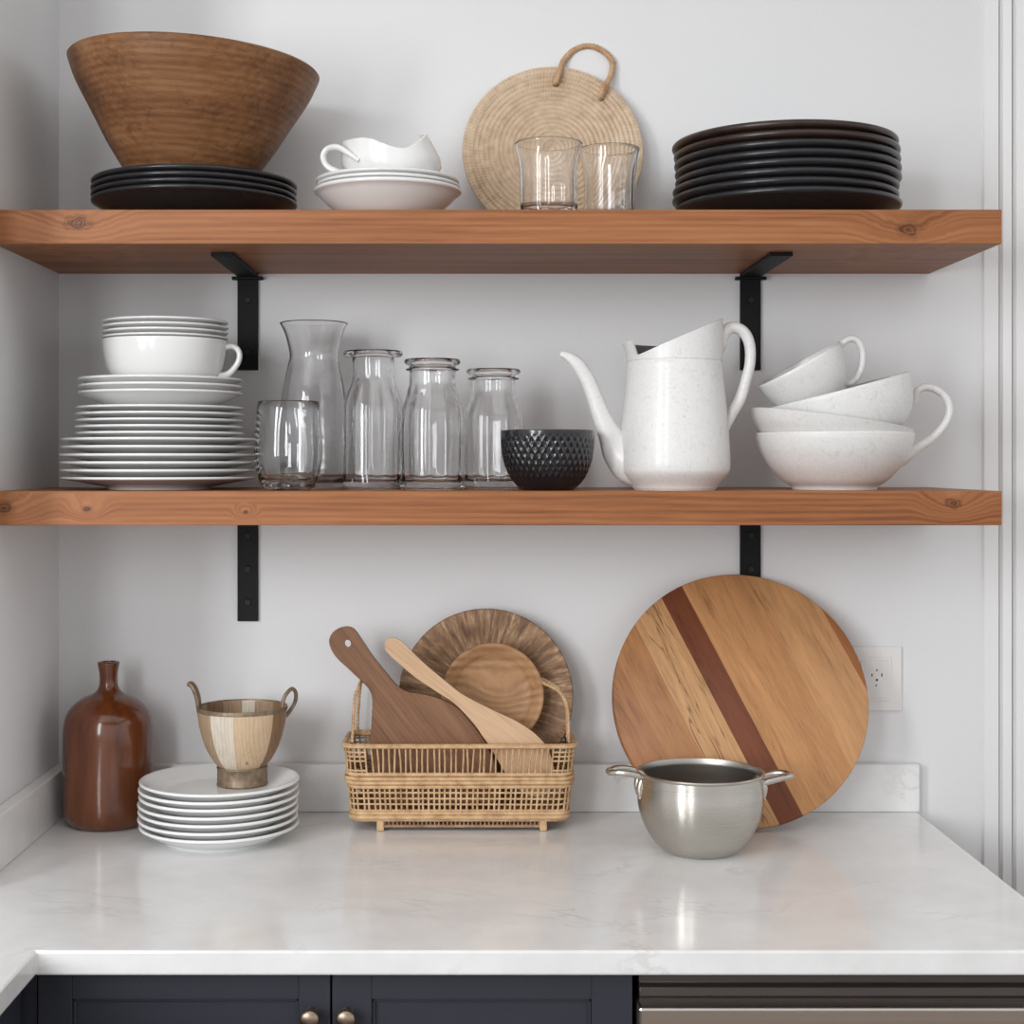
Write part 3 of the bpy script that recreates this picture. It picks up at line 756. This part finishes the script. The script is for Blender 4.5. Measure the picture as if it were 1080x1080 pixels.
tube(bm, cl, rr, 28, n=5, flat=.72)
obj('spout', bm, M['mottled'], t, smooth=60)
bm = bmesh.new()
hl = [pc(760, 362), pc(764, 351), pc(773, 345.5), pc(784, 350), pc(790.5, 363), pc(791, 383), pc(786, 404), pc(780.5, 421), pc(773, 435), pc(766, 452)]
tube(bm, hl, [.0080, .0082, .0078, .0076, .0072, .0070, .0070, .0075, .0066, .0045], 16, n=5, flat=1.1)
tube(bm, [pc(760.5, 352), pc(762, 364), pc(760.8, 372)], [.006, .006, .002], 12, n=3, flat=1.3)
obj('handle', bm, M['mottled'], t, smooth=60)

# ------------------------------------------------------------ nested white cups at the right
def cupmesh(R, H, rf, wall=.003, groove=None, round_=.55):
    P = [(0, .002), (rf-.006, .002), (rf-.004, 0), (rf, 0), (rf+.001, .003)]
    K = 14; outr = []
    for i in range(1, K+1):
        q = i/K; z = .003+(H-.003)*q; r = rf+.001+(R-rf-.001)*(1-(1-q)**(1/round_))**(round_*1.0) if round_ else rf+(R-rf)*q
        outr.append((r, z))
    P += outr+[(R-wall*.3, H+.0007), (R-wall*.8, H+.0004)]
    P += [(max(.004, r-wall), z) for r, z in reversed(outr[1:])]+[(rf*.7, .0065), (0, .006)]
    bm = bmesh.new(); lathe(bm, P, 96); return bm
y = 2.005; k = y/1600
A0 = (X(880, y), y, S2)
t = thing('cup', 'largest white cup at the base of the nested cups, with big loop handle', 'cup', A0, group='nested white cups')
bm = bmesh.new()
HA = Z(457, y)-S2; RA = .1025
P = [(0, .003), (.048, .003), (.0505, 0), (.0545, 0), (.0555, .004)]
o_ = sprof([(.0555, .004), (.070, .0135), (.086, .0305), (.0965, .049), (.1012, .064), (RA, HA)], 5)
P += o_[1:]+[(RA-.001, HA+.0008), (RA-.003, HA+.0003)]+[(r-.0035, z+.001) for r, z in reversed(o_[3:-1])]+[(.05, .008), (0, .007)]
lathe(bm, P, 112); obj('body', bm, M['mottled'], t, smooth=60)
bm = bmesh.new(); q = lambda px, py, dy=0: ((px-880)*k, dy, Z(py, y)-S2)
tube(bm, [q(946, 488), q(955, 482), q(966, 473), q(980, 464.5), q(993, 452), q(1001, 437), q(999, 422), q(989, 412), q(976, 408.5), q(967, 413), q(964.5, 425)], [.0080, .0078, .0068, .0056, .0052, .0050, .0050, .0050, .0050, .0050, .0034], 14, n=4, flat=1.15)
obj('handle', bm, M['mottled'], t, smooth=60)
# bowl B nested in A, tilts to the right
aB = math.radians(8.2); RB = .1070; HB = .070
cB = Vector((X(876, y), y, Z(442.5, y)))
nB = Vector((math.sin(aB), 0, math.cos(aB)))
bmB = bmesh.new(); HB = .055
po = sprof([(.031, .003), (.050, .0042), (.069, .0110), (.0860, .0220), (.0985, .0370), (.1040, .0475), (RB, HB)], 4)
lathe(bmB, [(0, .002), (.026, .002), (.028, 0), (.030, 0)]+po+[(RB-.001, HB+.0006), (RB-.0024, HB+.0003)]+[(r-.003, z+.0008) for r, z in reversed(po[2:-1])]+[(.02, .0065), (0, .006)], 96)
oB = obj('bowl', bmB, M['mottled'], loc=cB-nB*HB, rot=(0, aB, 0), smooth=60)
tag(oB, 'white bowl nested tilted inside the largest cup', 'bowl')
# cup C
aC = math.radians(-14.6); RC = .0925; HC_ = .072; yC = 2.005
cC = Vector((X(885, yC), yC, Z(411.5, yC))); nC = Vector((math.sin(aC), 0, math.cos(aC)))
oC = obj('bowl', cupmesh(RC, HC_, .045, .003, round_=.42), M['mottled'], loc=cC-nC*HC_, rot=(0, aC, 0), smooth=60)
tag(oC, 'white deep bowl tipped leftwards, wedged between the nested bowl and smallest cup', 'bowl')
# cup D
aD = math.radians(-29.2); RD = .0605; HD = .060; yD = 2.0
cD = Vector((X(842, yD), yD, Z(384.5, yD))); nD = Vector((math.sin(aD), 0, math.cos(aD)))
t = thing('cup', 'smallest white cup tipped on top of the nested cups, handle upward', 'cup', cD-nD*HD, (0, aD, 0), 'nested white cups')
obj('body', cupmesh(RD, HD, .036, .003, round_=.72), M['mottled'], t, smooth=60)
Mi = Matrix.Rotation(-aD, 3, 'Y')
org = cD-nD*HD
def qd(px, py): return tuple(Mi @ (Vector((X(px, yD), yD, Z(py, yD)))-org))
bm = bmesh.new(); tube(bm, [qd(884, 373), qd(887, 364), qd(895, 357.5), qd(904, 359), qd(909.5, 370), qd(909, 385), qd(904, 398), qd(897, 404), qd(888, 404)], [.0045, .0048, .0048, .0046, .0044, .0044, .0044, .0044, .0044], 12, n=4, flat=1.2)
obj('handle', bm, M['mottled'], t, smooth=60)

# ------------------------------------------------------------ COUNTER
# amber bottle
y = 2.098
bm = bmesh.new()
P = [(0, .004), (.035, .003), (.042, 0), (.048, 0), (.0555, .006), (.0600, .016), (.0616, .032), (.0617, .070), (.0617, .112), (.0610, .134), (.0575, .151), (.0490, .164), (.0360, .174), (.0200, .181), (.0140, .188), (.0122, .197), (.0125, .208), (.0145, .219), (.0150, .2225), (.0140, .2240), (.0105, .2240), (.0085, .218), (.0085, .19), (.012, .18)]
P = P[:3]+sprof(P[3:20], 4)+P[20:]
P += [(.045, .155), (.055, .13), (.055, .03), (.045, .012), (0, .010)]
lathe(bm, P, 96)
tag(obj('bottle', bm, M['amber'], loc=(X(114.5, y), y, CT), smooth=60), 'amber-brown glazed bottle with narrow neck in the corner of the worktop', 'bottle')

# white plates on the counter
y = 2.012
pW = plate_mesh('dinner_plate', .1055, .070, .0235, .0094, .0042, M['ceramic'], power=1.25)
labs = lab(7, 'white plate, %s of seven in the worktop stack')
z = CT
gaps = [.0085, .0100, .0088, .0100, .0088, .0096, .0094]
xs = [.0005, -.001, -.0005, -.001, .0006, -.0002, .0012]
for i in range(7):
    o = pW if i == 0 else link(pW.copy())
    if i: z += gaps[i-1] if gaps[i-1] > .0094 else .0094
    o.location = (X(231, y)+xs[i], y, z+.0001); o.rotation_euler = (random.uniform(-.002, .002), random.uniform(-.003, .001), i)
    tag(o, labs[i], 'plate', 'white plates stacked on the worktop')
topz = z+.0094
# stave cup
y = 2.040
t = thing('footed_cup', 'footed cup of mixed wood staves with metal handles on the plate stack', 'cup', (X(255.5, y), y, topz))
bm = bmesh.new()
H = .1035
o_ = sprof([(.0315, .0245), (.040, .0345), (.0500, .054), (.0565, .076), (.0590, .092), (.0597, H)], 5)
P = [(0, .0225)]+[(.030, .0225)]+o_+[(.0590, H+.0008), (.0575, H+.0002)]+[(r-.0028, z_+.0008) for r, z_ in reversed(o_[2:-1])]+[(.025, .030), (0, .029)]
bounds = [(-90, 0), (-66, 0), (-36, 1), (-3, 2), (22, 2), (50, 3), (82, 0), (110, 3), (140, 0), (170, 1), (190, 0), (215, 3), (245, 0), (270, 0)]
def stave(i, deg):
    # angle measured from the viewer direction (-Y), positive to the right
    v = (deg-270+90) % 360-90
    m_ = 0
    for b, c in bounds:
        if v >= b: m_ = c
    return m_
lathe(bm, P, 120, matfn=stave, fn=lambda r, z_, a, i: (r, z_) if r > 1e-6 else (1e-5, z_))
obj('stave_bowl', bm, [M['stave_tan'], M['stave_cream'], M['stave_pine'], M['stave_brown']], t, smooth=50)
bm = bmesh.new(); lathe(bm, [(0, .0005), (.030, .0005), (.0335, 0), (.0345, .0012), (.0335, .0025), (.0333, .0215), (.0342, .0232), (.0335, .0248), (.030, .0248), (.030, .002), (0, .002)], 72)
obj('foot_ring', bm, M['antique'], t, smooth=40)
bm = bmesh.new(); lathe(bm, [(.0597, H-.004), (.0606, H-.0035), (.0608, H), (.0600, H+.0016), (.0580, H+.0016), (.0572, H), (.0578, H-.003)], 96); obj('rim_band', bm, M['antique'], t, smooth=50)
k = y/1600
qs = lambda px, py, dy=0: ((px-255.5)*k, dy, Z(py, y)-topz)
bm = bmesh.new(); tube(bm, [qs(232, 804), qs(221, 786), qs(213, 765), qs(210, 748), qs(208.5, 736), qs(205, 726), qs(201, 721), qs(198, 723)], [.0022, .0026, .0030, .0034, .0040, .0042, .0034, .0022], 12, n=5, flat=2.0)
obj('handle', bm, M['antique'], t, smooth=60)
bm = bmesh.new(); tube(bm, [qs(299, 748, -.010), qs(299, 741, -.010), qs(302, 732, -.010), qs(308, 726, -.004), qs(311.5, 731, .004), qs(310.5, 741, .009), qs(305.5, 750, .010), qs(301, 756, .006)], .0026, 12, n=5)
tube(bm, [qs(299, 748, -.010), qs(300, 756, 0), qs(300, 754, .006)], .0026, 10, n=4)
obj('handle', bm, M['antique'], t, smooth=60)

# ------------------------------------------------------------ basket
BY0, BY1 = 2.044, 2.158
bx0, bx1 = X(362, BY0), X(607, BY0)
lx0, lx1 = X(369.5, BY0), X(600.5, BY0)
zr = Z(787.5, BY0)-CT; zm = Z(823.5, BY0)-CT; zl = Z(861.5, BY0)-CT
t = thing('basket', 'low open-weave rattan basket on small feet holding wooden boards', 'basket', ((bx0+bx1)/2, (BY0+BY1)/2, CT))
cx, cy = (bx0+bx1)/2, (BY0+BY1)/2
def ring_pts(z, off=0, n=7):
    q = (zr-z)/(zr-zl); hx = (bx1-bx0)/2*(1-q)+(lx1-lx0)/2*q-off; hy = (BY1-BY0)/2-.002-off-q*.004; r = .016
    pts = []
    for (sx, sy, a0) in ((1, 1, 0), (-1, 1, 90), (-1, -1, 180), (1, -1, 270)):
        for i in range(n+1):
            a = math.radians(a0+90*i/n); pts.append(Vector((sx*(hx-r)+r*math.cos(a), sy*(hy-r)+r*math.sin(a), z)))
    return pts
def along(ring, s):       # point at arclength fraction
    L = [0]
    for i in range(len(ring)): L.append(L[-1]+(ring[(i+1) % len(ring)]-ring[i]).length)
    d = s*L[-1]
    for i in range(len(ring)):
        if L[i+1] >= d:
            f = (d-L[i])/(L[i+1]-L[i]+1e-9); return ring[i].lerp(ring[(i+1) % len(ring)], f)
    return ring[0]
bm = bmesh.new()
tube(bm, ring_pts(zr, 0), .0034, 8, closed=True); tube(bm, ring_pts(zr-.0015, .005), .003, 8, closed=True); tube(bm, ring_pts(zr-.0005, -.002), .0022, 8, closed=True)
obj('rim', bm, M['cane'], t, smooth=60)
bm = bmesh.new()
for dz, off in ((.0080, 0), (.0022, -.0018), (-.0034, -.0014), (-.0088, .0002)):
    q = [p+Vector((random.uniform(-.0004, .0004), 0, random.uniform(-.0006, .0006))) for p in ring_pts(zm+dz, off)]
    tube(bm, q, .0029, 8, closed=True)
obj('middle_band', bm, M['cane'], t, smooth=60)
bm = bmesh.new()
tube(bm, ring_pts(zl+.0035, 0), .0031, 8, closed=True); tube(bm, ring_pts(zl-.0020, -.001), .0033, 8, closed=True); tube(bm, ring_pts(zl-.0058, .002), .0026, 8, closed=True)
obj('lower_band', bm, M['cane'], t, smooth=60)
NS = 106
bmU = bmesh.new(); bmL = bmesh.new()
ru = ring_pts(zr-.002); rm1 = ring_pts(zm+.009); rm2 = ring_pts(zm-.009); rl = ring_pts(zl+.003)
for i in range(NS):
    s = (i+random.uniform(-.22, .22))/NS; s2 = (i+random.uniform(-.16, .16))/NS
    a = along(ru, s % 1); b = along(rm1, s2 % 1); a.z = zr-.002; b.z = zm+.009
    tube(bmU, [a, (a+b)/2+Vector((random.uniform(-.0006, .0006), 0, 0)), b], .00135, 6)
    s = (i+random.uniform(-.14, .14))/NS
    a = along(rm2, s % 1); b = along(rl, s % 1)
    tube(bmL, [a, (a+b)/2, b], .0015, 6)
for q_ in (.22, .44, .66, .86):
    z_ = zm-.009+(zl+.003-zm+.009)*q_+random.uniform(-.0006, .0006)
    for off in (0, ):
        pts = [p+Vector((0, 0, random.uniform(-.0005, .0005))) for p in ring_pts(z_, off)]
        tube(bmL, pts, .00135, 6, closed=True)
# denser weave near the rounded ends of the upper panel
for z_ in (zr-.008, zr-.014, zr-.020, zm+.013):
    for sx in (-1, 1):
        rp = ring_pts(z_); sel = [p for p in rp if p.x*sx > 0]
        if sx > 0: sel = [p for p in rp if p.x > 0 and p.y < 0]+[p for p in rp if p.x > 0 and p.y > 0]
        if sx > 0: sel.sort(key=lambda p: math.atan2(p.y, p.x-.1))
        e0, e1 = sel[0], sel[-1]
        ext0 = e0-Vector((sx*.012, 0, 0)); ext1 = e1-Vector((sx*.012, 0, 0))
        tube(bmU, [ext0]+sel+[ext1], .00125, 6)
obj('upper_weave', bmU, M['cane'], t, smooth=60); obj('lower_weave', bmL, M['cane'], t, smooth=60)
# base lattice
bm = bmesh.new(); zf = zl-.004
hx = (lx1-lx0)/2-.003; hy = (BY1-BY0)/2-.008
for i in range(46):
    x_ = -hx+2*hx*(i+.5)/46; tube(bm, [(x_, -hy, zf), (x_, hy, zf)], .0014, 6)
for i in range(12):
    y_ = -hy+2*hy*(i+.5)/12; tube(bm, [(-hx, y_, zf+.0022), (hx, y_, zf+.0022)], .0014, 6)
obj('base_lattice', bm, M['cane_dark'], t, smooth=60)
# foot frame with lattice skirt
fx0 = X(403, BY0)-cx; fx1 = X(571, BY0)-cx
bm = bmesh.new()
for yy_ in (-hy+.004, hy-.004):
    tube(bm, [(fx0, yy_, .0065), (fx1, yy_, .0065)], .0022, 8); tube(bm, [(fx0, yy_, zf-.002), (fx1, yy_, zf-.002)], .0022, 8)
    for i in range(38): x_ = fx0+(fx1-fx0)*(i+.5)/38; tube(bm, [(x_, yy_, .006), (x_, yy_, zf-.002)], .0012, 5)
obj('base_skirt', bm, M['cane_dark'], t, smooth=60)
for fx in (fx0-.003, fx1+.003):
    for fy in (-hy+.004, hy-.004):
        bm = bmesh.new(); box(bm, fx-.005, fx+.005, fy-.005, fy+.005, .0003, zl-.006); obj('foot', bm, M['cane'], t, smooth=0, bevel=.002)
# hoop handles at both short ends
for sx, pts in ((-1, [(371.5, 783), (373, 752), (375, 733), (378.5, 725)]), (1, [(600, 783), (598.5, 748), (590, 730), (574, 720.5)])):
    fr = [Vector((X(a, BY0+.012)-cx, -.045, Z(b, BY0+.012)-CT)) for a, b in pts]
    yb = .045 if sx < 0 else -.010
    bk = [Vector((v.x, yb, v.z)) for v in reversed(fr)]
    mid = [] if sx > 0 else [Vector((fr[-1].x, -.02, fr[-1].z+.002)), Vector((fr[-1].x, yb-.02, fr[-1].z+.002))]
    bm = bmesh.new(); rope(bm, fr+mid+bk, .0010, .0015, 22, 2); obj('handle', bm, M['cane'], t, smooth=60)

# items in the basket
def px_outline(pts, d, x0, z0, n=5): return [(p.x, p.y) for p in spline([(X(a, d)-x0, Z(b, d)-z0, 0) for a, b in pts], n, True)]
floorz = CT+zf+.005
# carved plate at the back
Rp = .1230; th = .012; lean = math.radians(7)
zc = HC-.3290
yc = 2.137
bm = bmesh.new()
# front surface at +profile (towards -y): rim band, then recessed
P = [(0, -th*.5), (Rp*.75, -th*.5), (Rp-.003, -.001), (Rp, .002), (Rp-.0015, .005), (Rp-.008, .0052), (Rp*.88, .0044), (Rp*.74, .002), (Rp*.66, -.0015), (Rp*.60, -.0025), (0, -.0028)]
lathe(bm, P, 128, axis='Y')
o = obj('round_platter', bm, M['radial'], loc=(X(512.5, 2.13), yc, zc), rot=(-lean, 0, 0), smooth=45)
tag(o, 'large round carved wooden platter with radial rim pattern standing behind in the basket', 'platter')
# small wooden bowl facing the room
Rs = .0712; ds = 2.112
bm = bmesh.new()
P = [(0, -.010), (.034, -.010), (.036, -.0095), (.052, -.006), (Rs-.003, .003), (Rs, .0065), (Rs-.001, .0085), (Rs-.0045, .0085), (Rs-.0085, .006), (.056, .001), (.050, -.0035), (.030, -.006), (0, -.0065)]
P = P[:3]+sprof(P[3:], 3)
lathe(bm, P, 96, axis='Y')
o = obj('wooden_bowl', bm, M['small_bowl'], loc=(X(519.5, ds), ds, Z(732.5, ds)), rot=(-lean, 0, 0), smooth=50)
tag(o, 'small round light wooden bowl leaning against the carved platter in the basket', 'bowl')
# paddle board
d = 2.083; x0 = X(450, d); z0 = Z(780, d)
ol = px_outline([(347, 678), (351, 667), (361.5, 661.5), (372, 663), (380.7, 674), (393, 692), (409, 712), (418, 722.5), (430, 729.6), (445, 732), (460, 735.6), (475, 742), (486, 750), (500, 766), (514, 787), (522, 806), (526, 826), (524, 842), (514, 848), (460, 848), (408, 848), (397, 842), (393, 826), (391.5, 806), (391, 786), (392, 758), (392.6, 737), (390, 728), (383.7, 720.7), (368, 706), (353.5, 692)], d, x0, z0, 4)
hole = [(X(366.5, d)-x0+.0046*math.cos(2*PI*i/16), Z(679, d)-z0+.0052*math.sin(2*PI*i/16)) for i in range(16)]
bm = bmesh.new(); outline_prism(bm, ol, -.006, .006, hole)
o = obj('paddle_board', bm, M['paddle'], loc=(x0, d, z0), rot=(math.radians(-3), 0, 0), smooth=40, bevel=.0025)
tag(o, 'dark walnut paddle board with hanging hole in its rounded handle, in the basket', 'cutting board')
# spatula
d = 2.064; x0 = X(490, d); z0 = Z(740, d)
ol = px_outline([(405.5, 682), (408, 675.5), (415, 672.7), (423.7, 677), (437, 690), (453, 704.5), (470, 718.5), (486, 731), (506, 742), (527, 752), (543, 759.5), (557, 768), (568, 777), (577, 788), (583, 805), (584, 824), (576, 836), (560, 838), (543, 828), (529, 808), (517, 787), (509, 776), (500.7, 764), (480, 742), (460, 729), (438.5, 714.5), (421, 700), (409, 689)], d, x0, z0, 4)
bm = bmesh.new(); outline_prism(bm, ol, -.0035, .0035)
o = obj('wooden_spatula', bm, M['spatula'], loc=(x0, d, z0), rot=(math.radians(-3), 0, 0), smooth=40, bevel=.002)
tag(o, 'pale wooden spatula with long tapering handle lying across the paddle board', 'spatula')

# ------------------------------------------------------------ round cutting board leaning on the wall
R = .1768; th = .020; top_y = WALL-.008; bot_y = 2.047
ln = math.asin((top_y-bot_y-th*.6)/(2*R)); 
zc = CT+R*math.cos(ln)+th/2*math.sin(ln)+.0003; yc = top_y-R*math.sin(ln)-th/2*math.cos(ln)
bm = bmesh.new(); lathe(bm, [(0, -th/2), (R-.002, -th/2), (R, -th/2+.002), (R, th/2-.002), (R-.002, th/2), (0, th/2)], 160, axis='Y')
o = obj('cutting_board', bm, M['strips'], loc=(X(780.5, 2.105), yc, zc), rot=(-ln, 0, 0), smooth=50)
tag(o, 'large round laminated wooden cutting board with a dark diagonal strip leaning on wall', 'cutting board')

# ------------------------------------------------------------ pot
y = 1.950
t = thing('pot', 'small brushed steel pot with two side handles before the round board', 'pot', (X(738.5, y), y, CT))
bm = bmesh.new(); H = .1035
o_ = sprof([(.0450, .0012), (.0490, .004), (.0605, .0155), (.0715, .033), (.0785, .0525), (.0808, .070), (.0800, .087), (.0795, H-.004)], 5)
P = [(0, .0012), (.041, .0012), (.0435, 0)]+o_+[(.0815, H-.003), (.0822, H-.0012), (.0815, H), (.0790, H)]
ni = len(P)
P += [(r-.0022, z_) for r, z_ in reversed(o_[4:-1])]+[(.050, .006), (.045, .004), (0, .004)]
lathe(bm, P, 128, matfn=lambda i, deg: 1 if i >= ni-1 else 0, fn=lambda r, z_, a, i: (r, z_) if r > 1e-6 else (1e-5, z_))
obj('body', bm, [M['pot'], M['pot_in']], t, smooth=50)
k = 1.95/1600
for sx, pp in ((-1, [(681, 822, -.014), (676, 817, -.016), (664, 813.5, -.017), (652, 812.5, -.014), (643, 813.5, -.006), (643, 813.5, .006), (652, 812.5, .014), (664, 813.5, .017), (676, 817, .016), (681, 822, .014)]),
               (1, [(799, 826, -.014), (803, 823, -.016), (813, 820, -.017), (824, 817.5, -.014), (833, 817.5, -.006), (833, 817.5, .006), (824, 817.5, .014), (813, 820, .017), (803, 823, .016), (799, 826, .014)])):
    bm = bmesh.new()
    tube(bm, [((a-738.5)*k, dy, Z(b, y)-CT) for a, b, dy in pp], .0042, 12, n=4, flat=1.0)
    for dy in (-.015, .015):      # riveted ears on the wall of the pot
        xe = sx*.0765; tube(bm, [(xe, dy, Z(820, y)-CT), (xe+sx*.0025, dy, Z(829, y)-CT), (xe+sx*.0015, dy, Z(840, y)-CT)], [.0045, .0050, .0030], 10, n=3)
    obj('handle', bm, M['pot'], t, smooth=60)
